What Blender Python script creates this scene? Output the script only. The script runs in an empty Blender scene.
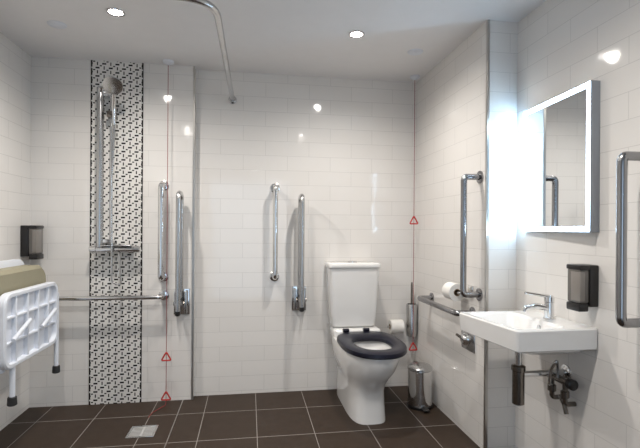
import bpy, bmesh, math
from math import sin, cos, pi, radians
from mathutils import Vector, Matrix

C = bpy.context.scene.collection

# ------------------------------------------------------------------ materials
def new_mat(name):
    m = bpy.data.materials.new(name)
    m.use_nodes = True
    nt = m.node_tree
    b = nt.nodes['Principled BSDF']
    return m, nt, b

def N(nt, kind, **kw):
    n = nt.nodes.new(kind)
    for k, v in kw.items():
        setattr(n, k, v)
    return n

def math_node(nt, op, a, b=None, c=None):
    n = N(nt, 'ShaderNodeMath', operation=op)
    for i, v in enumerate((a, b, c)):
        if v is None:
            continue
        if isinstance(v, (int, float)):
            n.inputs[i].default_value = v
        else:
            nt.links.new(v, n.inputs[i])
    return n.outputs[0]

def plain(name, col, rough=0.4, metal=0.0, coat=0.0, var=0.0, scale=12.0, bump=0.0, bump_scale=200.0, spec=0.5):
    """A one-colour surface with a little procedural variation and grain."""
    m, nt, b = new_mat(name)
    b.inputs['Roughness'].default_value = rough
    b.inputs['Metallic'].default_value = metal
    b.inputs['Coat Weight'].default_value = coat
    b.inputs['Coat Roughness'].default_value = 0.04
    b.inputs['Specular IOR Level'].default_value = spec
    tc = N(nt, 'ShaderNodeTexCoord')
    nz = N(nt, 'ShaderNodeTexNoise')
    nz.inputs['Scale'].default_value = scale
    nt.links.new(tc.outputs['Object'], nz.inputs['Vector'])
    mx = N(nt, 'ShaderNodeMix', data_type='RGBA')
    mx.inputs['A'].default_value = (*[c * (1 - var) for c in col], 1)
    mx.inputs['B'].default_value = (*[min(1, c * (1 + var)) for c in col], 1)
    nt.links.new(nz.outputs['Fac'], mx.inputs['Factor'])
    nt.links.new(mx.outputs['Result'], b.inputs['Base Color'])
    if bump:
        n2 = N(nt, 'ShaderNodeTexNoise')
        n2.inputs['Scale'].default_value = bump_scale
        nt.links.new(tc.outputs['Object'], n2.inputs['Vector'])
        bp = N(nt, 'ShaderNodeBump')
        bp.inputs['Strength'].default_value = bump
        bp.inputs['Distance'].default_value = 0.002
        nt.links.new(n2.outputs['Fac'], bp.inputs['Height'])
        nt.links.new(bp.outputs['Normal'], b.inputs['Normal'])
    return m

def emission(name, col, strength):
    m, nt, b = new_mat(name)
    b.inputs['Base Color'].default_value = (0.8, 0.8, 0.8, 1)
    b.inputs['Emission Color'].default_value = (*col, 1)
    b.inputs['Emission Strength'].default_value = strength
    return m

def wall_uv(nt):
    """(along-wall, height) in metres from world position, whichever way the wall faces."""
    g = N(nt, 'ShaderNodeNewGeometry')
    sp = N(nt, 'ShaderNodeSeparateXYZ'); nt.links.new(g.outputs['Position'], sp.inputs[0])
    sn = N(nt, 'ShaderNodeSeparateXYZ'); nt.links.new(g.outputs['True Normal'], sn.inputs[0])
    k = math_node(nt, 'GREATER_THAN', math_node(nt, 'ABSOLUTE', sn.outputs[0]), 0.5)
    mx = N(nt, 'ShaderNodeMix', data_type='FLOAT')
    nt.links.new(k, mx.inputs['Factor'])
    nt.links.new(sp.outputs[0], mx.inputs['A'])
    nt.links.new(sp.outputs[1], mx.inputs['B'])
    cb = N(nt, 'ShaderNodeCombineXYZ')
    nt.links.new(mx.outputs['Result'], cb.inputs[0])
    nt.links.new(sp.outputs[2], cb.inputs[1])
    return g, mx.outputs['Result'], sp.outputs[2], cb.outputs[0]

def tile_mat():
    m, nt, b = new_mat('gloss_white_tile')
    g, u, v, vec = wall_uv(nt)
    mp = N(nt, 'ShaderNodeMapping')
    mp.inputs['Location'].default_value = (0.05, -0.024, 0)
    nt.links.new(vec, mp.inputs['Vector'])
    br = N(nt, 'ShaderNodeTexBrick')
    br.offset = 0.5
    br.inputs['Color1'].default_value = (0.775, 0.75, 0.72, 1)
    br.inputs['Color2'].default_value = (0.755, 0.73, 0.70, 1)
    br.inputs['Mortar'].default_value = (0.62, 0.60, 0.575, 1)
    br.inputs['Scale'].default_value = 1.0
    br.inputs['Mortar Size'].default_value = 0.0016
    br.inputs['Mortar Smooth'].default_value = 0.3
    br.inputs['Bias'].default_value = 0.0
    br.inputs['Brick Width'].default_value = 0.33
    br.inputs['Row Height'].default_value = 0.11
    nt.links.new(mp.outputs[0], br.inputs['Vector'])
    nt.links.new(br.outputs['Color'], b.inputs['Base Color'])
    b.inputs['Roughness'].default_value = 0.07
    b.inputs['Specular IOR Level'].default_value = 0.55
    # slightly uneven glaze plus recessed joints
    nz = N(nt, 'ShaderNodeTexNoise'); nz.inputs['Scale'].default_value = 9.0
    nz.inputs['Detail'].default_value = 1.0
    nt.links.new(g.outputs['Position'], nz.inputs['Vector'])
    b1 = N(nt, 'ShaderNodeBump'); b1.inputs['Strength'].default_value = 0.10
    b1.inputs['Distance'].default_value = 0.01
    nt.links.new(nz.outputs['Fac'], b1.inputs['Height'])
    b2 = N(nt, 'ShaderNodeBump'); b2.inputs['Strength'].default_value = 0.35
    b2.inputs['Distance'].default_value = 0.0015; b2.invert = True
    nt.links.new(br.outputs['Fac'], b2.inputs['Height'])
    nt.links.new(b1.outputs['Normal'], b2.inputs['Normal'])
    nt.links.new(b2.outputs['Normal'], b.inputs['Normal'])
    return m

def mosaic_mat(x0, x1):
    """White mosaic woven with black dashes, a dotted border down each side."""
    m, nt, b = new_mat('black_white_mosaic')
    g, u, v, vec = wall_uv(nt)
    uu = math_node(nt, 'SUBTRACT', u, x0)
    pu, pv = (x1 - x0) / 4.0, 0.058
    a = math_node(nt, 'DIVIDE', uu, pu)
    c = math_node(nt, 'DIVIDE', v, pv)
    def cell(val, off):
        f = math_node(nt, 'FRACT', math_node(nt, 'ADD', val, off))
        return math_node(nt, 'ABSOLUTE', math_node(nt, 'SUBTRACT', f, 0.5))
    def mark(ou, ov, w, h):
        return math_node(nt, 'MULTIPLY',
                         math_node(nt, 'LESS_THAN', cell(a, ou), w),
                         math_node(nt, 'LESS_THAN', cell(c, ov), h))
    marks = [mark(0.0, 0.0, 0.155, 0.10), mark(0.5, 0.5, 0.155, 0.10),
             mark(0.5, 0.0, 0.045, 0.20), mark(0.0, 0.5, 0.045, 0.20),
             mark(0.25, 0.25, 0.08, 0.075), mark(0.75, 0.75, 0.08, 0.075)]
    s = marks[0]
    for k in marks[1:]:
        s = math_node(nt, 'MAXIMUM', s, k)
    edge = math_node(nt, 'MULTIPLY',
                     math_node(nt, 'GREATER_THAN', math_node(nt, 'ABSOLUTE', math_node(nt, 'SUBTRACT', uu, (x1 - x0) / 2)), (x1 - x0) / 2 - 0.011),
                     math_node(nt, 'LESS_THAN', cell(math_node(nt, 'DIVIDE', v, 0.029), 0.0), 0.34))
    s = math_node(nt, 'MAXIMUM', s, edge)
    mx = N(nt, 'ShaderNodeMix', data_type='RGBA')
    nt.links.new(s, mx.inputs['Factor'])
    mx.inputs['A'].default_value = (0.74, 0.72, 0.69, 1)
    mx.inputs['B'].default_value = (0.018, 0.016, 0.016, 1)
    nt.links.new(mx.outputs['Result'], b.inputs['Base Color'])
    b.inputs['Roughness'].default_value = 0.14
    bp = N(nt, 'ShaderNodeBump'); bp.inputs['Strength'].default_value = 0.2
    bp.inputs['Distance'].default_value = 0.001
    nt.links.new(s, bp.inputs['Height'])
    nt.links.new(bp.outputs['Normal'], b.inputs['Normal'])
    return m

def floor_mat():
    m, nt, b = new_mat('dark_brown_floor_tile')
    g = N(nt, 'ShaderNodeNewGeometry')
    sp = N(nt, 'ShaderNodeSeparateXYZ'); nt.links.new(g.outputs['Position'], sp.inputs[0])
    def line(val, off, per, w):
        f = math_node(nt, 'FRACT', math_node(nt, 'DIVIDE', math_node(nt, 'SUBTRACT', val, off), per))
        d = math_node(nt, 'SUBTRACT', 0.5, math_node(nt, 'ABSOLUTE', math_node(nt, 'SUBTRACT', f, 0.5)))
        return math_node(nt, 'LESS_THAN', d, w / per)
    lx = line(sp.outputs[0], 0.053, 0.345, 0.0018)
    ly = line(sp.outputs[1], 3.119, 0.406, 0.0022)
    s = math_node(nt, 'MAXIMUM', lx, ly)
    nz = N(nt, 'ShaderNodeTexNoise'); nz.inputs['Scale'].default_value = 14.0
    nz.inputs['Detail'].default_value = 6.0
    nt.links.new(g.outputs['Position'], nz.inputs['Vector'])
    cr = N(nt, 'ShaderNodeMix', data_type='RGBA')
    cr.inputs['A'].default_value = (0.034, 0.022, 0.015, 1)
    cr.inputs['B'].default_value = (0.050, 0.034, 0.024, 1)
    nt.links.new(nz.outputs['Fac'], cr.inputs['Factor'])
    mx = N(nt, 'ShaderNodeMix', data_type='RGBA')
    nt.links.new(s, mx.inputs['Factor'])
    nt.links.new(cr.outputs['Result'], mx.inputs['A'])
    mx.inputs['B'].default_value = (0.34, 0.31, 0.285, 1)
    nt.links.new(mx.outputs['Result'], b.inputs['Base Color'])
    b.inputs['Roughness'].default_value = 0.5
    b.inputs['Specular IOR Level'].default_value = 0.2
    bp = N(nt, 'ShaderNodeBump'); bp.inputs['Strength'].default_value = 0.25
    bp.inputs['Distance'].default_value = 0.002
    nt.links.new(nz.outputs['Fac'], bp.inputs['Height'])
    nt.links.new(bp.outputs['Normal'], b.inputs['Normal'])
    return m

MX0, MX1 = -1.098, -0.748
TILE = tile_mat()
MOSAIC = mosaic_mat(MX0, MX1)
FLOOR = floor_mat()
CEIL = plain('white_ceiling_paint', (0.80, 0.79, 0.79), 0.85, var=0.02, bump=0.1, bump_scale=300)
CHROME = plain('polished_chrome', (0.76, 0.76, 0.76), 0.12, 1.0, var=0.03)
RAIL = plain('rail_steel_dark_reflection', (0.33, 0.33, 0.34), 0.2, 1.0, var=0.05, scale=40)  # same rail metal darkened, its dark reflections put into the colour
STEEL = plain('brushed_steel', (0.52, 0.52, 0.52), 0.24, 1.0, var=0.05, scale=40)
DARKCHROME = plain('pipe_chrome', (0.22, 0.20, 0.18), 0.2, 1.0, var=0.1)
CERAMIC = plain('white_ceramic', (0.80, 0.79, 0.775), 0.07, coat=0.4, var=0.01)
NAVY = plain('navy_plastic', (0.010, 0.010, 0.020), 0.32, var=0.1, spec=0.3)
WPLASTIC = plain('white_plastic', (0.74, 0.77, 0.83), 0.35, var=0.02)
BEIGE = plain('beige_padding', (0.30, 0.275, 0.19), 0.55, var=0.05, bump=0.2, bump_scale=400)
BLACK = plain('black_plastic', (0.012, 0.011, 0.011), 0.3, var=0.1)
RUBBER = plain('black_rubber', (0.02, 0.02, 0.021), 0.6, var=0.1)
SMOKE = plain('smoked_grey_plastic', (0.13, 0.12, 0.11), 0.15, var=0.15)
REDM = plain('red_plastic', (0.50, 0.03, 0.025), 0.35, var=0.05)
REDCORD = plain('red_braided_cord', (0.26, 0.03, 0.03), 0.7, var=0.1, scale=300)
PAPER = plain('tissue_paper', (0.85, 0.83, 0.79), 0.9, var=0.02, bump=0.3, bump_scale=250)
CARD = plain('cardboard_core', (0.33, 0.23, 0.14), 0.9, var=0.05)
ALU = plain('satin_aluminium_trim', (0.55, 0.53, 0.50), 0.3, 1.0, var=0.04)
MIRROR = plain('mirror_silvering', (0.88, 0.90, 0.91), 0.0, 1.0)
LED = emission('cool_light_strip', (0.55, 0.78, 1.0), 16.0)
LEDSIDE = emission('cool_edge_light', (0.42, 0.71, 1.0), 85.0)
LAMP = emission('warm_lamp_lens', (1.0, 0.95, 0.88), 45.0)
DARKGAP = plain('dark_opening', (0.02, 0.02, 0.02), 0.9)

# ------------------------------------------------------------------ mesh helpers (world coordinates)
class MB:
    def __init__(self):
        self.bm = bmesh.new()
    def _merge(self, other):
        me = bpy.data.meshes.new('tmp'); other.to_mesh(me); other.free()
        self.bm.from_mesh(me); bpy.data.meshes.remove(me)
        return self
    def box(self, lo, hi, r=0.0, seg=2):
        b = bmesh.new()
        lo, hi = Vector(lo), Vector(hi)
        bmesh.ops.create_cube(b, size=1.0, matrix=Matrix.Translation((lo + hi) / 2) @ Matrix.Diagonal((*(hi - lo), 1)))
        if r:
            bmesh.ops.bevel(b, geom=list(b.edges), offset=r, segments=seg, profile=0.5, affect='EDGES')
        return self._merge(b)
    def rings(self, rings, cap0=True, cap1=True, closed=False):
        """Loft between rings of equal point count."""
        b = bmesh.new()
        vs = [[b.verts.new(p) for p in r] for r in rings]
        n = len(vs[0])
        pairs = list(zip(vs[:-1], vs[1:])) + ([(vs[-1], vs[0])] if closed else [])
        for A, B in pairs:
            for i in range(n):
                j = (i + 1) % n
                b.faces.new((A[i], A[j], B[j], B[i]))
        if not closed:
            if cap0: b.faces.new(list(reversed(vs[0])))
            if cap1: b.faces.new(vs[-1])
        bmesh.ops.recalc_face_normals(b, faces=list(b.faces))
        return self._merge(b)
    def tube(self, pts, r, seg=16, cap=True, ry=None):
        """A round (or oval) bar along a polyline."""
        pts = [Vector(p) for p in pts]
        rings, ref = [], None
        for i, p in enumerate(pts):
            if i == 0: t = pts[1] - pts[0]
            elif i == len(pts) - 1: t = pts[-1] - pts[-2]
            else: t = (pts[i + 1] - p).normalized() + (p - pts[i - 1]).normalized()
            t.normalize()
            if ref is None:
                ref = Vector((0, 0, 1)) if abs(t.z) < 0.9 else Vector((1, 0, 0))
            u = (ref - t * ref.dot(t)).normalized(); w = t.cross(u); ref = u
            rr = r[i] if isinstance(r, (list, tuple)) else r
            rings.append([p + u * rr * cos(2 * pi * k / seg) + w * (ry or rr) * sin(2 * pi * k / seg) for k in range(seg)])
        return self.rings(rings, cap, cap)
    def lathe(self, base, axis, prof, seg=24):
        """Profile of (distance along axis, radius)."""
        base, ax = Vector(base), Vector(axis).normalized()
        u = Vector((0, 0, 1)) if abs(ax.z) < 0.9 else Vector((1, 0, 0))
        u = (u - ax * u.dot(ax)).normalized(); w = ax.cross(u)
        rings = [[base + ax * d + u * rr * cos(2 * pi * k / seg) + w * rr * sin(2 * pi * k / seg) for k in range(seg)] for d, rr in prof]
        return self.rings(rings)
    def build(self, name, mat, parent=None, smooth=35):
        me = bpy.data.meshes.new(name)
        if parent is not None:
            off = parent.matrix_basis.translation.copy()
            p = parent.parent
            while p is not None:
                off += p.matrix_basis.translation; p = p.parent
            bmesh.ops.translate(self.bm, verts=list(self.bm.verts), vec=-off)
        self.bm.to_mesh(me); self.bm.free()
        me.materials.append(mat)
        if smooth:
            for f in me.polygons: f.use_smooth = True
            me.set_sharp_from_angle(angle=radians(smooth))
        o = bpy.data.objects.new(name, me)
        C.objects.link(o)
        if parent is not None: o.parent = parent
        return o

def fillet(pts, r, n=6):
    """Round the inner corners of a polyline."""
    pts = [Vector(p) for p in pts]
    out = [pts[0]]
    for a, b, c in zip(pts[:-2], pts[1:-1], pts[2:]):
        d1, d2 = (a - b).normalized(), (c - b).normalized()
        ang = d1.angle(d2)
        q = min(r / math.tan(ang / 2), (a - b).length * 0.499, (c - b).length * 0.499)
        s, e = b + d1 * q, b + d2 * q
        for k in range(n + 1):
            t = k / n
            out.append(s * (1 - t) ** 2 + b * 2 * t * (1 - t) + e * t ** 2)
    out.append(pts[-1])
    return out

def thing(name, label, cat, loc, group=None):
    o = bpy.data.objects.new(name, None); C.objects.link(o)
    o.empty_display_size = 0.05
    o.location = loc
    return tag(o, label, cat, group)

def tag(o, label, cat, group=None):
    o['label'] = label; o['category'] = cat
    if group: o['group'] = group
    return o

def struct(name, mb, mat, smooth=0):
    o = mb.build(name, mat, None, smooth)
    o['kind'] = 'structure'
    return o

# ------------------------------------------------------------------ the room
H = 2.40
XL, XR, XB = -1.48, 1.48, 1.30          # left wall, alcove wall, boxed-out wall beside the toilet
YB, YS, YC = 3.44, 3.375, 2.354         # toilet wall, shower wall, end of the boxed-out wall
XS = -0.395                             # where the shower wall steps back
YF = -1.3
struct('floor', MB().box((XL - .1, YF - .1, -0.1), (XR + .1, YB + .1, 0)), FLOOR)
struct('ceiling', MB().box((XL - .1, YF - .1, H), (XR + .1, YB + .1, H + .1)), CEIL)
struct('wall_left', MB().box((XL - .1, YF - .1, 0), (XL, YB + .1, H)), TILE)
struct('wall_back', MB().box((XS, YB, 0), (XR, YB + .1, H)), TILE)
struct('wall_shower', MB().box((XL, YS, 0), (XS, YB + .1, H)), TILE)
struct('wall_right', MB().box((XB, YC, 0), (XR + .1, YB, H)), TILE)
struct('wall_alcove', MB().box((XR, YF - .1, 0), (XR + .1, YC, H)), TILE)
# unseen doorway, added to let cool fill light in from behind the camera
DX0, DX1, DZ = -0.65, 0.65, 2.1
b = MB().box((XL, YF - .1, 0), (DX0, YF, H)); b.box((DX1, YF - .1, 0), (XR, YF, H)); b.box((DX0, YF - .1, DZ), (DX1, YF, H))
struct('wall_front', b, TILE)
struct('wall_mosaic', MB().box((MX0, YS - .004, 0), (MX1, YS, H)), MOSAIC)
struct('trim_1', MB().box((XB - .004, YC - .004, 0), (XB + .012, YC + .012, H), .001), ALU)
struct('trim_2', MB().box((XS - .012, YS - .003, 0), (XS + .003, YS + .008, H), .001), ALU)
struct('trim_3', MB().box((-0.466, YF, 0), (-0.460, YS, 0.0015)), ALU)

# ------------------------------------------------------------------ ceiling fittings
def downlight(x, y, label):
    t = thing('ceiling_downlight', label, 'downlight', (x, y, H), 'recessed ceiling downlights')
    MB().lathe((x, y, H), (0, 0, -1), [(0, .040), (.002, .048), (.006, .046), (.006, .037), (.002, .035), (.002, .030)], 28).build('bezel', CHROME, t)
    MB().lathe((x, y, H - .0025), (0, 0, -1), [(0, .034), (.002, .033), (.004, .024), (.0045, .001)], 24).build('lens', LAMP, t)
    l = bpy.data.lights.new('downlight_lamp', 'SPOT')
    l.energy = 50; l.color = (1.0, 0.945, 0.88); l.spot_size = radians(162); l.spot_blend = 1.0; l.shadow_soft_size = 0.03
    lo = bpy.data.objects.new('downlight_lamp', l); C.objects.link(lo)
    lo.location = (0, 0, -0.02); lo.parent = t
downlight(-0.722, 2.604, 'lit round downlight in the ceiling over the shower, in front of the mosaic strip')
downlight(0.625, 2.652, 'lit round downlight in the ceiling in front of the toilet')
downlight(-0.722, 1.30, 'lit round downlight in the ceiling over the shower side, nearer the camera')
downlight(0.625, 1.30, 'lit round downlight in the ceiling over the basin side, nearer the camera')

def ceiling_vent(x, y, label):
    t = thing('ceiling_vent', label, 'ceiling vent', (x, y, H), 'unlit round ceiling fittings')
    MB().lathe((x, y, H), (0, 0, -1), [(0, .052), (.004, .050), (.008, .044), (.008, .034)], 28).build('rim', WPLASTIC, t)
    MB().lathe((x, y, H - .0085), (0, 0, -1), [(0, .033), (.003, .028), (.004, .002)], 24).build('cap', WPLASTIC, t)
ceiling_vent(-1.10, 2.82, 'small unlit round fitting in the ceiling near the left wall')
ceiling_vent(1.067, 2.85, 'small unlit round fitting in the ceiling above the toilet brush corner')

# curtain rail: straight from the toilet wall, then bending towards the left wall
t = thing('curtain_rail', 'grey metal shower curtain rail bending under the ceiling, no curtain on it', 'curtain rail', (-0.135, YB, 2.19))
pts = fillet([(-0.13, YB - .012, 2.19), (-0.15, 1.955, 2.19), (XL + .012, 1.955, 2.19)], 0.17, 10)
MB().tube(pts, 0.016, 16).build('rail', STEEL, t)
MB().lathe((-0.13, YB, 2.19), (0, -1, 0), [(0, .030), (.010, .030), (.014, .022), (.035, .019), (.035, .0161)], 24).build('wall_flange', STEEL, t)
MB().lathe((XL, 1.955, 2.19), (1, 0, 0), [(0, .030), (.010, .030), (.014, .022), (.035, .019), (.035, .0161)], 24).build('wall_flange', STEEL, t)

# ------------------------------------------------------------------ grab rails
RT, RB_ = 1.555, 0.875
def flange(mb, p, n, r=0.036):
    return mb.lathe(p, n, [(0, r), (.006, r), (.010, r * .8), (.010, .0)], 24) if False else mb.lathe(p, n, [(0, r), (.007, r), (.011, r * .75)], 24)

def fixed_rail(label, a, b, n, off, mat=CHROME, r=0.0175):
    """A straight rail between wall points a and b, its ends bent back to the wall."""
    a, b, n = Vector(a), Vector(b), Vector(n)
    t = thing('grab_rail', label, 'grab rail', a, 'fixed straight grab rails')
    MB().tube(fillet([a + n * .006, a + n * off, b + n * off, b + n * .006], 0.024, 7), r, 18).build('bar', mat, t)
    for p in (a, b):
        flange(MB(), p, n).build('wall_flange', mat, t)
    return t
fixed_rail('upright chrome grab rail on the shower wall, just right of the mosaic strip', (-0.605, YS, 0.885), (-0.605, YS, 1.535), (0, -1, 0), 0.095, r=.021)
fixed_rail('upright chrome grab rail fixed flat on the wall left of the toilet', (0.188, YB, 0.875), (0.188, YB, 1.54), (0, -1, 0), 0.10, r=.019)
fixed_rail('upright grab rail on the boxed-out wall, left of the washbasin', (XB, 2.425, 0.865), (XB, 2.425, 1.535), (-1, 0, 0), 0.10, RAIL)
fixed_rail('upright grab rail on the wall right of the washbasin, cut by the picture edge', (XR, 1.50, 0.89), (XR, 1.50, 1.51), (-1, 0, 0), 0.12, RAIL)
fixed_rail('horizontal chrome grab rail crossing the shower wall below the mixer', (-1.33, YS, 0.755), (-0.60, YS, 0.755), (0, -1, 0), 0.105, r=.015)
fixed_rail('horizontal grab rail low on the boxed-out wall between toilet and washbasin', (XB, 2.50, 0.745), (XB, 3.10, 0.745), (-1, 0, 0), 0.10, RAIL)

def hinged_rail(label, x, yw):
    t = thing('hinged_rail', label, 'hinged grab rail', (x, yw, 0.615), 'hinged support rails folded up against the wall')
    MB().box((x - .055, yw - .010, .615), (x + .055, yw, .80), .004).build('wall_plate', CHROME, t)
    b = MB(); b.box((x - .044, yw - .085, .63), (x - .026, yw - .006, .785), .004)
    b.box((x + .026, yw - .085, .63), (x + .044, yw - .006, .79), .004)
    b.build('bracket', STEEL, t)
    MB().tube([(x - .05, yw - .055, .70), (x + .05, yw - .055, .70)], .014, 16).build('hinge_pin', DARKCHROME, t)
    top = 1.475
    MB().tube(fillet([(x, yw - .06, .69), (x, yw - .06, top), (x, yw - .20, top), (x, yw - .20, .67)], .055, 8), .0165, 18).build('rail_loop', STEEL, t)
    MB().tube([(x, yw - .065, .735), (x, yw - .195, .735)], .012, 14).build('cross_bar', STEEL, t)
    MB().lathe((x, yw - .20, .672), (0, 0, -1), [(0, .019), (.025, .019), (.032, .012)], 18).build('end_cap', BLACK, t)
hinged_rail('hinged double support rail folded upright beside the shower, at the step in the wall', -0.475, YS)
hinged_rail('hinged double support rail folded upright directly left of the toilet', 0.375, YB)

# ------------------------------------------------------------------ shower
sx, rx = -0.945, -1.012
t = thing('shower_mixer', 'chrome thermostatic shower bar with tall riser on the mosaic strip', 'shower', (-0.91, YS, 1.08))
MB().tube([(-1.03, YS - .075, 1.085), (-0.79, YS - .075, 1.085)], .021, 20).build('mixer_bar', CHROME, t)
for s, x in ((-1, -1.03), (1, -0.79)):
    MB().lathe((x, YS - .075, 1.085), (s, 0, 0), [(0, .019), (.004, .024), (.04, .023), (.045, .018)], 20).build('control_knob', CHROME, t)
    b = MB(); b.tube([(x - s * .045, YS - .006, 1.085), (x - s * .045, YS - .06, 1.085)], .014, 14)
    b.lathe((x - s * .045, YS - .004, 1.085), (0, -1, 0), [(0, .032), (.008, .03), (.012, .018)], 20)
    b.build('wall_inlet', CHROME, t)
MB().tube(fillet([(rx, YS - .075, 1.10), (rx, YS - .075, 2.16), (rx + .01, YS - .09, 2.19), ], .02), .023, 18).build('riser_pipe', STEEL, t)
MB().tube([(sx, YS - .055, 1.13), (sx, YS - .055, 2.17)], .011, 14).build('slide_bar', CHROME, t)
for z in (1.14, 2.15):
    MB().box((rx - .02, YS - .08, z - .015), (sx + .02, YS - .004, z + .015), .006).build('bar_bracket', CHROME, t)
MB().box((sx - .02, YS - .105, 1.985), (sx + .035, YS - .04, 2.03), .008).build('slider_holder', DARKCHROME, t)
MB().box((-1.0, YS - .12, 1.108), (-0.80, YS - .03, 1.116), .003).build('soap_ledge', STEEL, t)

t = thing('hand_shower', 'chrome hand shower head with hose in the holder high on the mosaic strip', 'hand shower', (sx + .03, YS - .12, 2.0))
hd = Vector((-0.885, YS - .235, 2.165)); ax = Vector((0.05, -0.75, -0.66)).normalized()
MB().lathe(hd - ax * .02, ax, [(0, .016), (.008, .045), (.022, .060), (.034, .061), (.036, .056), (.036, .004)], 28).build('spray_head', STEEL, t)
MB().tube([(sx + .035, YS - .115, 1.93), (sx + .035, YS - .13, 2.03), (-0.895, YS - .185, 2.14), tuple(hd - ax * .012)], [.011, .012, .013, .016], 14).build('handle', CHROME, t)
MB().tube(fillet([(sx + .035, YS - .115, 1.93), (sx + .02, YS - .12, 1.55), (-0.92, YS - .115, 0.86), (-0.86, YS - .11, 0.84), (-0.885, YS - .085, 1.065)], .05, 6), .0065, 10).build('hose', STEEL, t)

t = thing('floor_drain', 'square steel drain grating set in the dark shower floor', 'floor drain', (-0.63, 2.88, 0))
x, y = -0.63, 2.88
b = MB()
for lo, hi in (((x - .08, y - .08), (x + .08, y - .066)), ((x - .08, y + .066), (x + .08, y + .08)), ((x - .08, y - .066), (x - .066, y + .066)), ((x + .066, y - .066), (x + .08, y + .066))):
    b.box((*lo, 0.0), (*hi, .005), .001)
b.build('frame', CHROME, t)
b = MB()
for k in range(7):
    b.box((x - .066, y - .060 + k * .0185, .0005), (x + .066, y - .060 + k * .0185 + .010, .004))
b.box((x - .005, y - .066, .0005), (x + .005, y + .066, .0038))
b.build('grating', plain('pale_steel', (0.8, 0.79, 0.77), .3, 0.6), t)
MB().box((x - .066, y - .066, .0001), (x + .066, y + .066, .0006)).build('drain_well', DARKGAP, t)

# ------------------------------------------------------------------ folding shower seat on the left wall
t = thing('shower_chair', 'white folding shower seat tipped up against the left wall, ribbed underside showing', 'shower seat', (XL, 2.75, 0.32))
y0, y1, z0, z1, xp = 2.44, 3.07, 0.515, 0.90, -1.18
def rrect(y0, y1, z0, z1, r, x, n=6):
    out = []
    for cy, cz, a0 in ((y1 - r, z1 - r, 0), (y0 + r, z1 - r, pi / 2), (y0 + r, z0 + r, pi), (y1 - r, z0 + r, 1.5 * pi)):
        for k in range(n + 1):
            a = a0 + k / n * pi / 2
            out.append(Vector((x, cy + r * cos(a), cz + r * sin(a))))
    return out
b = MB()
b.rings([rrect(y0 + .005, y1 - .005, z0 + .005, z1 - .005, .065, xp - .040), rrect(y0, y1, z0, z1, .07, xp - .034), rrect(y0, y1, z0, z1, .07, xp - .006), rrect(y0 + .006, y1 - .006, z0 + .006, z1 - .006, .066, xp),
         rrect(y0 + .022, y1 - .022, z0 + .022, z1 - .022, .055, xp), rrect(y0 + .028, y1 - .028, z0 + .028, z1 - .028, .05, xp - .026)])
for k in range(1, 5):
    yy = y0 + (y1 - y0) * k / 5
    b.box((xp - .03, yy - .006, z0 + .02), (xp - .004, yy + .006, z1 - .02), .002)
for k in (1, 2):
    zz = z0 + (z1 - z0) * k / 3
    b.box((xp - .03, y0 + .02, zz - .006), (xp - .008, y1 - .02, zz + .006), .002)
sp = b.build('seat_panel', WPLASTIC, t)
for yy in (2.60, 2.92):
    MB().tube([(xp + .006, yy - .09, .66), (xp + .006, yy + .09, .73)], .011, 12).build('leg_stay', WPLASTIC, t)
b = MB()
b.rings([rrect(2.45, 3.05, .56, .985, .08, -1.245), rrect(2.43, 3.07, .54, 1.005, .09, -1.265), rrect(2.43, 3.07, .54, 1.005, .09, -1.345), rrect(2.45, 3.05, .56, .985, .08, -1.365)])
b.build('cushion', BEIGE, t)
MB().rings([rrect(2.44, 3.06, .60, 1.02, .09, -1.368), rrect(2.42, 3.08, .58, 1.04, .10, -1.372), rrect(2.42, 3.08, .58, 1.04, .10, -1.395), rrect(2.44, 3.06, .60, 1.02, .09, -1.40)]).build('back_shell', WPLASTIC, t)
for yy, zt in ((2.555, .54), (3.088, .82)):
    lx = xp - .018
    lg = MB().tube([(lx, yy, zt), (lx, yy, .345)], .0135, 14).build('leg', WPLASTIC, t)
    MB().lathe((lx, yy, .362), (0, 0, -1), [(0, .017), (.004, .021), (.042, .023), (.046, .018)], 18).build('rubber_foot', RUBBER, lg)
for yy in (2.50, 3.0):
    b = MB()
    b.box((XL + .001, yy - .035, .46), (XL + .012, yy + .035, .98), .004)
    b.box((XL + .01, yy - .018, .50), (xp - .03, yy + .018, .535), .006)
    b.box((XL + .01, yy - .018, .84), (-1.39, yy + .018, .875), .006)
    b.build('wall_bracket', WPLASTIC, t)

# ------------------------------------------------------------------ soap dispensers
def dispenser(label, xw, n, ya, yb, za, zb, p):
    """Black box on a side wall; n is +1 when the room lies towards +X."""
    t = thing('soap_dispenser', label, 'soap dispenser', (xw, (ya + yb) / 2, za), 'black wall soap dispensers')
    def bx(d0, d1, yy0, yy1, zz0, zz1, r):
        xs = sorted((xw + n * d0, xw + n * d1))
        return MB().box((xs[0], yy0, zz0), (xs[1], yy1, zz1), r)
    hgt = zb - za
    bx(0, p * .5, ya, yb, za + .02, zb, .006).build('back_housing', BLACK, t)
    bx(p * .45, p, ya, yb, zb - .022, zb, .006).build('top_cap', BLACK, t)
    bx(p * .48, p * .97, ya + .004, yb - .004, za + .035, zb - .018, .008).build('cover', SMOKE, t)
    bx(p * .5, p * 1.02, ya + .004, yb - .004, za, za + .035, .006).build('push_lever', BLACK, t)
    m = bx(p * .72, p * .985, ya + .002, yb - .03, za + .045, zb - .03, .002)
    m.build('window', plain('pale_window', (0.22, 0.20, 0.18), .2), t)
dispenser('black soap dispenser on the left wall above the folding shower seat', XL, 1, 3.235, 3.345, 1.02, 1.245, .10)
dispenser('black soap dispenser on the wall right of the tap, below the lit mirror', XR, -1, 1.745, 1.835, 0.885, 1.085, .09)

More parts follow.
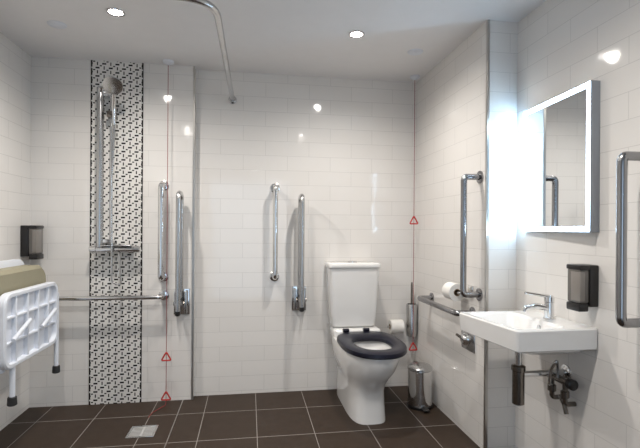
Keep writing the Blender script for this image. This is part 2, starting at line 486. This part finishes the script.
# ------------------------------------------------------------------ red pull cords
def pull_cord(label, x, y, handles, end, tail=None):
    t = thing('pull_cord', label, 'pull cord', (x, y, H), 'red emergency pull cords')
    MB().lathe((x, y, H), (0, 0, -1), [(0, .038), (.014, .036), (.022, .020), (.03, .006)], 24).build('ceiling_switch', WPLASTIC, t)
    pts = [(x, y, H - .028), (x, y, end)] + (tail or [])
    MB().tube(fillet(pts, .03, 4) if tail else pts, .0021, 8).build('cord', REDCORD, t)
    for z in handles:
        s = .033
        tri = [Vector((x, y, z + s)), Vector((x - s, y, z - s * .8)), Vector((x + s, y, z - s * .8))]
        loop = fillet([(tri[0] + tri[2]) / 2, tri[0], tri[1], tri[2], (tri[0] + tri[2]) / 2], .006, 3)
        MB().tube(loop, .0055, 8).build('triangle_handle', REDM, t)
pull_cord('red pull cord hanging in the shower, its end lying on the floor', -0.568, 3.30, (0.335, 0.06), 0.006,
          [(-0.572, 3.27, .0045), (-0.63, 3.16, .0045), (-0.64, 3.08, .0045)])
pull_cord('red pull cord hanging in the corner beside the toilet', 1.235, 3.30, (1.305, 0.345), 0.30)

# ------------------------------------------------------------------ toilet
tx = 0.765
t = thing('toilet', 'white close-coupled toilet with dark navy open seat ring against the back wall', 'toilet', (tx, 3.05, 0))
def egg(cx, yf, yb, hw, z, n=48, p=2.3, back=3.2):
    """Plan outline: round towards the room (yf), squarer towards the wall (yb)."""
    ym = yb - (yb - yf) * 0.46
    out = []
    for k in range(n):
        a = 2 * pi * k / n
        c, s = cos(a), sin(a)
        e = p if s < 0 else back
        xx = math.copysign(abs(c) ** (2 / e), c) * hw
        yy = math.copysign(abs(s) ** (2 / e), s)
        yy = ym + yy * ((yb - ym) if s >= 0 else (ym - yf))
        out.append(Vector((cx + xx, yy, z)))
    return out
b = MB()
b.rings([egg(tx + .012, 2.785, 3.41, .124, 0.0, p=3.6, back=7), egg(tx + .012, 2.788, 3.41, .124, .02, p=3.6, back=7), egg(tx + .012, 2.80, 3.41, .122, .10, p=3.4, back=7),
         egg(tx + .012, 2.80, 3.41, .121, .19, p=3.2, back=7), egg(tx + .013, 2.775, 3.41, .130, .235, p=2.8, back=6), egg(tx + .015, 2.715, 3.41, .155, .285, back=5), egg(tx + .022, 2.665, 3.41, .178, .34, back=5), egg(tx + .027, 2.637, 3.41, .191, .40, back=5),
         egg(tx + .03, 2.625, 3.41, .196, .44, back=5), egg(tx + .03, 2.63, 3.41, .193, .455, back=5),
         egg(tx + .035, 2.70, 3.08, .13, .455), egg(tx + .035, 2.72, 3.06, .115, .42), egg(tx + .03, 2.78, 3.0, .075, .30), egg(tx + .03, 2.85, 2.95, .03, .26)], cap0=True, cap1=True)
b.box((tx - .160, 3.20, .44), (tx + .19, 3.42, .508), .02, 3)
b.build('pan', CERAMIC, t, 50)
b = MB()
sx_ = tx + .037
b.rings([egg(sx_, 2.605, 3.205, .206, .460), egg(sx_, 2.597, 3.21, .211, .469), egg(sx_, 2.602, 3.208, .209, .489), egg(sx_, 2.625, 3.19, .192, .498),
         egg(sx_, 2.70, 3.06, .130, .494), egg(sx_, 2.715, 3.045, .120, .482), egg(sx_, 2.71, 3.05, .123, .460)], closed=True)
st = b.build('seat', NAVY, t, 50)
for s in (-.075, .075):
    b = MB(); b.tube([(tx + s - .022, 3.20, .505), (tx + s + .022, 3.20, .505)], .014, 14); b.build('hinge', NAVY, st)
cl = 3.245
b = MB()
def crect(hw, yf, z, r=.03, n=5, yb=YB - .004):
    out = []
    for cx, cy, a0 in ((tx + hw - r, yb - r, 0), (tx - hw + r, yb - r, pi / 2), (tx - hw + r, yf + r, pi), (tx + hw - r, yf + r, 1.5 * pi)):
        for k in range(n + 1):
            a = a0 + k / n * pi / 2
            out.append(Vector((cx + r * cos(a), cy + r * sin(a), z)))
    return out
b.rings([crect(.155, cl + .03, .509), crect(.165, cl + .01, .525), crect(.172, cl, .62), crect(.182, cl - .005, .80), crect(.186, cl - .008, .948)])
ct = b.build('cistern', CERAMIC, t, 45)
b = MB()
b.rings([crect(.192, cl - .014, .948), crect(.197, cl - .019, .954), crect(.197, cl - .019, .975), crect(.190, cl - .012, .985), crect(.17, cl + .01, .988)])
b.build('lid', CERAMIC, ct, 45)
MB().lathe((tx, 3.33, .988), (0, 0, 1), [(0, .036), (.006, .036), (.009, .03)], 24).build('flush_button', CHROME, ct)

# toilet paper: one roll on the back wall, one on the boxed-out wall
def roll(label, c, axis, r=.052, w=.10):
    c, a = Vector(c), Vector(axis)
    t = thing('toilet_roll', label, 'toilet roll', c - Vector((0, 0, r)), 'white toilet rolls')
    u = Vector((0, 0, 1)); v = a.cross(u)
    n = 28
    def ring(rr, d): return [c + a * d + u * rr * cos(2 * pi * k / n) + v * rr * sin(2 * pi * k / n) for k in range(n)]
    MB().rings([ring(.021, -w / 2), ring(r, -w / 2), ring(r, w / 2), ring(.021, w / 2)], closed=True).build('paper', PAPER, t)
    MB().rings([ring(.0195, -w / 2 - .001), ring(.0215, -w / 2 - .001), ring(.0215, w / 2 + .001), ring(.0195, w / 2 + .001)], closed=True).build('core', CARD, t)
roll('white toilet roll on the back wall just right of the toilet seat', (1.125, 3.375, .485), (1, 0, 0))
t = thing('roll_holder', 'chrome paper roll bar on the back wall beside the toilet', 'toilet roll holder', (1.183, YB, .46), 'chrome toilet roll holders')
MB().tube(fillet([(1.183, YB - .004, .485), (1.183, 3.375, .485), (1.055, 3.375, .485)], .015), .008, 12).build('arm', CHROME, t)
MB().lathe((1.183, YB, .485), (0, -1, 0), [(0, .022), (.006, .022), (.009, .014)], 20).build('wall_flange', CHROME, t)
roll('white toilet roll on the boxed-out wall behind the upright rail, above the washbasin edge', (1.225, 2.60, .86), (0, 1, 0))
t = thing('roll_holder', 'chrome paper roll bar on the boxed-out wall above the horizontal rail', 'toilet roll holder', (XB, 2.53, .86), 'chrome toilet roll holders')
MB().tube(fillet([(XB - .004, 2.52, .86), (1.225, 2.52, .86), (1.225, 2.665, .86)], .015), .008, 12).build('arm', CHROME, t)
MB().box((XB - .012, 2.49, .835), (XB, 2.545, .905), .004).build('wall_flange', CHROME, t)

t = thing('flush_plate', 'square steel plate with round chrome knob low on the boxed-out wall', 'flush plate', (XB, 2.55, .575))
MB().box((XB - .008, 2.47, .515), (XB, 2.63, .645), .004).build('plate', STEEL, t)
MB().lathe((XB - .006, 2.56, .58), (-1, 0, 0), [(0, .042), (.012, .040), (.03, .028), (.036, .018)], 24).build('knob', CHROME, t)
MB().tube([(XB - .03, 2.56, .58), (XB - .055, 2.60, .60)], .008, 12).build('lever', DARKCHROME, t)

t = thing('toilet_brush', 'chrome toilet brush with dark handle in wall holder behind the red cord', 'toilet brush', (1.248, 3.385, .40))
bx_, by_ = 1.254, 3.385
MB().lathe((bx_, by_, .405), (0, 0, 1), [(0, .034), (.004, .040), (.245, .043), (.25, .040), (.25, .034), (.06, .033)], 28).build('holder', STEEL, t)
MB().tube([(bx_, by_, .47), (bx_, by_, .655)], .024, 16).build('brush_head', RUBBER, t)
MB().tube([(bx_, by_, .60), (bx_, by_, .80), (bx_, by_, .825)], [.0085, .0085, .006], 14).build('handle', DARKCHROME, t)
MB().box((bx_ - .02, by_ + .035, .48), (bx_ + .02, YB, .56), .003).build('wall_mount', STEEL, t)

t = thing('pedal_bin', 'small round chrome pedal bin on the floor right of the toilet', 'pedal bin', (1.185, 3.03, 0))
px_, py_ = 1.185, 3.03
MB().lathe((px_, py_, .022), (0, 0, 1), [(0, .083), (.235, .083), (.238, .080)], 36).build('body', CHROME, t)
MB().lathe((px_, py_, 0), (0, 0, 1), [(0, .088), (.018, .089), (.024, .084)], 36).build('base_ring', BLACK, t)
MB().lathe((px_, py_, .259), (0, 0, 1), [(0, .082), (.004, .086), (.016, .085), (.030, .070), (.037, .035), (.038, .002)], 36).build('lid', STEEL, t)
MB().box((px_ - .022, py_ - .135, .012), (px_ + .022, py_ - .08, .020), .003).build('pedal', BLACK, t)
MB().box((px_ - .02, py_ + .078, .20), (px_ + .02, py_ + .10, .285), .004).build('hinge', BLACK, t)

# ------------------------------------------------------------------ washbasin
def brect(x0, x1, y0, y1, z, r, n=6):
    out = []
    for cx, cy, a0 in ((x1 - r, y1 - r, 0), (x0 + r, y1 - r, pi / 2), (x0 + r, y0 + r, pi), (x1 - r, y0 + r, 1.5 * pi)):
        for k in range(n + 1):
            a = a0 + k / n * pi / 2
            out.append(Vector((cx + r * cos(a), cy + r * sin(a), z)))
    return out
zr = .815
BX0, BX1, BY0, BY1 = 1.062, XR - .001, 1.742, 2.185
t = thing('washbasin', 'white square wall-hung washbasin under the lit mirror', 'washbasin', (XR, 1.94, .66))
b = MB()
b.rings([brect(1.20, BX1, 1.84, 2.10, .682, .05), brect(1.17, BX1, 1.81, 2.13, .70, .05), brect(1.16, BX1, 1.80, 2.14, .722, .04),
         brect(BX0 + .012, BX1, BY0 + .008, BY1 - .008, .722, .012), brect(BX0 + .006, BX1, BY0 + .003, BY1 - .003, .727, .014),
         brect(BX0, BX1, BY0, BY1, zr - .006, .018), brect(BX0 + .005, BX1, BY0 + .005, BY1 - .005, zr, .016),
         brect(BX0 + .025, 1.345, BY0 + .03, BY1 - .03, zr - .001, .04), brect(BX0 + .035, 1.335, BY0 + .04, BY1 - .04, zr - .012, .045),
         brect(BX0 + .06, 1.325, BY0 + .07, BY1 - .07, zr - .07, .05), brect(BX0 + .10, 1.30, BY0 + .11, BY1 - .11, zr - .09, .05)])
for v in b.bm.verts:                    # its front runs slightly askew to the wall
    v.co.x += (BX1 - v.co.x) / (BX1 - BX0) * ((BY1 - v.co.y) / (BY1 - BY0) * 0.045 - 0.010)
b.build('bowl', CERAMIC, t, 28)
MB().lathe((1.20, 1.94, zr - .091), (0, 0, 1), [(0, .030), (.004, .030), (.005, .022), (.003, .020), (.003, .002)], 24).build('waste', CHROME, t)
MB().lathe((1.334, 1.94, zr - .035), (-1, 0, .12), [(0, .013), (.004, .012), (.004, .007)], 18).build('overflow', CHROME, t)

t = thing('basin_tap', 'chrome lever mixer tap on the washbasin deck', 'tap', (1.405, 1.965, zr))
q = (1.405, 1.965)
MB().lathe((*q, zr), (0, 0, 1), [(0, .028), (.006, .028), (.009, .022), (.078, .021), (.08, .023)], 24).build('body', CHROME, t)
MB().tube([(q[0] - .005, q[1], zr + .05), (q[0] - .07, q[1], zr + .062), (q[0] - .125, q[1], zr + .052), (q[0] - .132, q[1], zr + .036)], [.016, .0145, .013, .0125], 16).build('spout', CHROME, t)
lv = MB().lathe((*q, zr + .081), (0, 0, 1), [(0, .0225), (.022, .022), (.030, .014)], 24).build('lever_cap', CHROME, t)
MB().tube([(q[0] - .005, q[1], zr + .105), (q[0] - .06, q[1], zr + .115), (q[0] - .125, q[1], zr + .125)], [.009, .0075, .0065], 12).build('lever', CHROME, lv)

t = thing('bottle_trap', 'chrome bottle trap hanging under the washbasin', 'bottle trap', (1.235, 1.945, .42))
a, c = 1.235, 1.945
MB().tube([(a, c, .676), (a, c, .60)], .016, 18).build('inlet_pipe', CHROME, t)
MB().lathe((a, c, .425), (0, 0, 1), [(0, .018), (.006, .027), (.155, .027), (.16, .031), (.18, .031), (.186, .02)], 24).build('bottle', DARKCHROME, t)
MB().tube([(a + .02, c, .565), (XR - .004, c, .565)], .0145, 16).build('outlet_pipe', CHROME, t)
MB().lathe((XR, c, .565), (-1, 0, 0), [(0, .036), (.006, .034), (.012, .018)], 22).build('wall_flange', CHROME, t)

t = thing('mixing_valve', 'dark metal mixing valve and supply pipes on the wall under the washbasin', 'valve', (1.42, 2.0, .47))
va, vy = 1.425, 1.895
MB().tube([(va, vy - .04, .545), (va, vy + .10, .545)], .017, 16).build('valve_body', DARKCHROME, t)
for yy in (vy - .015, vy + .075):
    MB().tube(fillet([(va, yy, .55), (va, yy, .44), (XR - .004, yy, .44)], .02), .011, 12).build('supply_pipe', DARKCHROME, t)
    MB().lathe((va, yy, .47), (0, 0, 1), [(0, .014), (.004, .019), (.03, .019), (.034, .014)], 12).build('isolator', DARKCHROME, t)
MB().lathe((va, vy - .04, .545), (0, -1, 0), [(0, .018), (.004, .024), (.03, .024), (.034, .018)], 16).build('control_knob', BLACK, t)
MB().tube(fillet([(va - .012, vy + .02, .55), (va - .012, vy + .02, .60), (1.36, 1.85, .655), (1.36, 1.89, .60), (1.36, 1.90, .53), (va, vy + .075, .50)], .03), .007, 12).build('flexible_hose', STEEL, t)
MB().tube([(va, vy - .025, .40), (va, vy - .01, .44), (va, vy + .02, .47)], .010, 10).build('lever', DARKCHROME, t)

# ------------------------------------------------------------------ lit mirror
my0, my1, mz0, mz1 = 1.745, 2.268, 1.225, 1.875
xf = XR - .046
t = thing('lit_mirror', 'rectangular mirror with glowing white border on the wall above the washbasin', 'mirror', (XR, (my0 + my1) / 2, mz0))
MB().box((xf + .0006, my0, mz0), (XR, my1, mz1), .001).build('housing', plain('grey_housing', (0.30, 0.32, 0.35), .4, .3), t)
bw = .026
MB().box((xf + .0002, my0 + bw, mz0 + bw), (xf + .005, my1 - bw, mz1 - bw)).build('glass', MIRROR, t, 0)
b = MB()
e = .003
b.box((xf, my0 + e, mz0 + e), (xf + .0045, my1 - e, mz0 + bw)); b.box((xf, my0 + e, mz1 - bw), (xf + .0045, my1 - e, mz1 - e))
b.box((xf, my0 + e, mz0 + bw), (xf + .0045, my0 + bw, mz1 - bw)); b.box((xf, my1 - bw, mz0 + bw), (xf + .0045, my1 - e, mz1 - bw))
b.build('light_border', LED, t, 0)
MB().box((xf + .001, my1 - .001, mz0 + .005), (xf + .010, my1 + .003, mz1 - .005)).build('side_light', LEDSIDE, t, 0)
for o in t.children:                    # the mirror leans sideways: its far edge sits closer to the wall than the near one
    for v in o.data.vertices:
        if v.co.x < -0.012:
            v.co.x += 0.0595 * (v.co.y + (my1 - my0) / 2)

# ------------------------------------------------------------------ world, camera, view
w = bpy.data.worlds.new('world'); bpy.context.scene.world = w
w.use_nodes = True
w.node_tree.nodes['Background'].inputs[0].default_value = (0.62, 0.80, 1, 1)  # cool fill light entering by the added doorway
w.node_tree.nodes['Background'].inputs[1].default_value = 1.5

cam = bpy.data.cameras.new('camera'); co = bpy.data.objects.new('camera', cam); C.objects.link(co)
cam.sensor_width = 36; cam.sensor_fit = 'HORIZONTAL'; cam.lens = 450.5 / 640 * 36
cam.shift_y = 5.7 / 640
cam.clip_start = 0.02
co.location = (0, 0.026, 1.229)
co.rotation_euler = (Matrix.Rotation(radians(-8.9), 3, 'Z') @ Matrix.Rotation(radians(90), 3, 'X') @ Matrix.Rotation(radians(0.38), 3, 'Z')).to_euler()
sc = bpy.context.scene
sc.camera = co
sc.view_settings.view_transform = 'Standard'
sc.view_settings.look = 'None'
sc.view_settings.gamma = 1
sc.view_settings.use_curve_mapping = False
sc.view_settings.exposure = 0.31
sc.cycles.max_bounces = 16
sc.cycles.diffuse_bounces = 8
sc.cycles.use_denoising = True
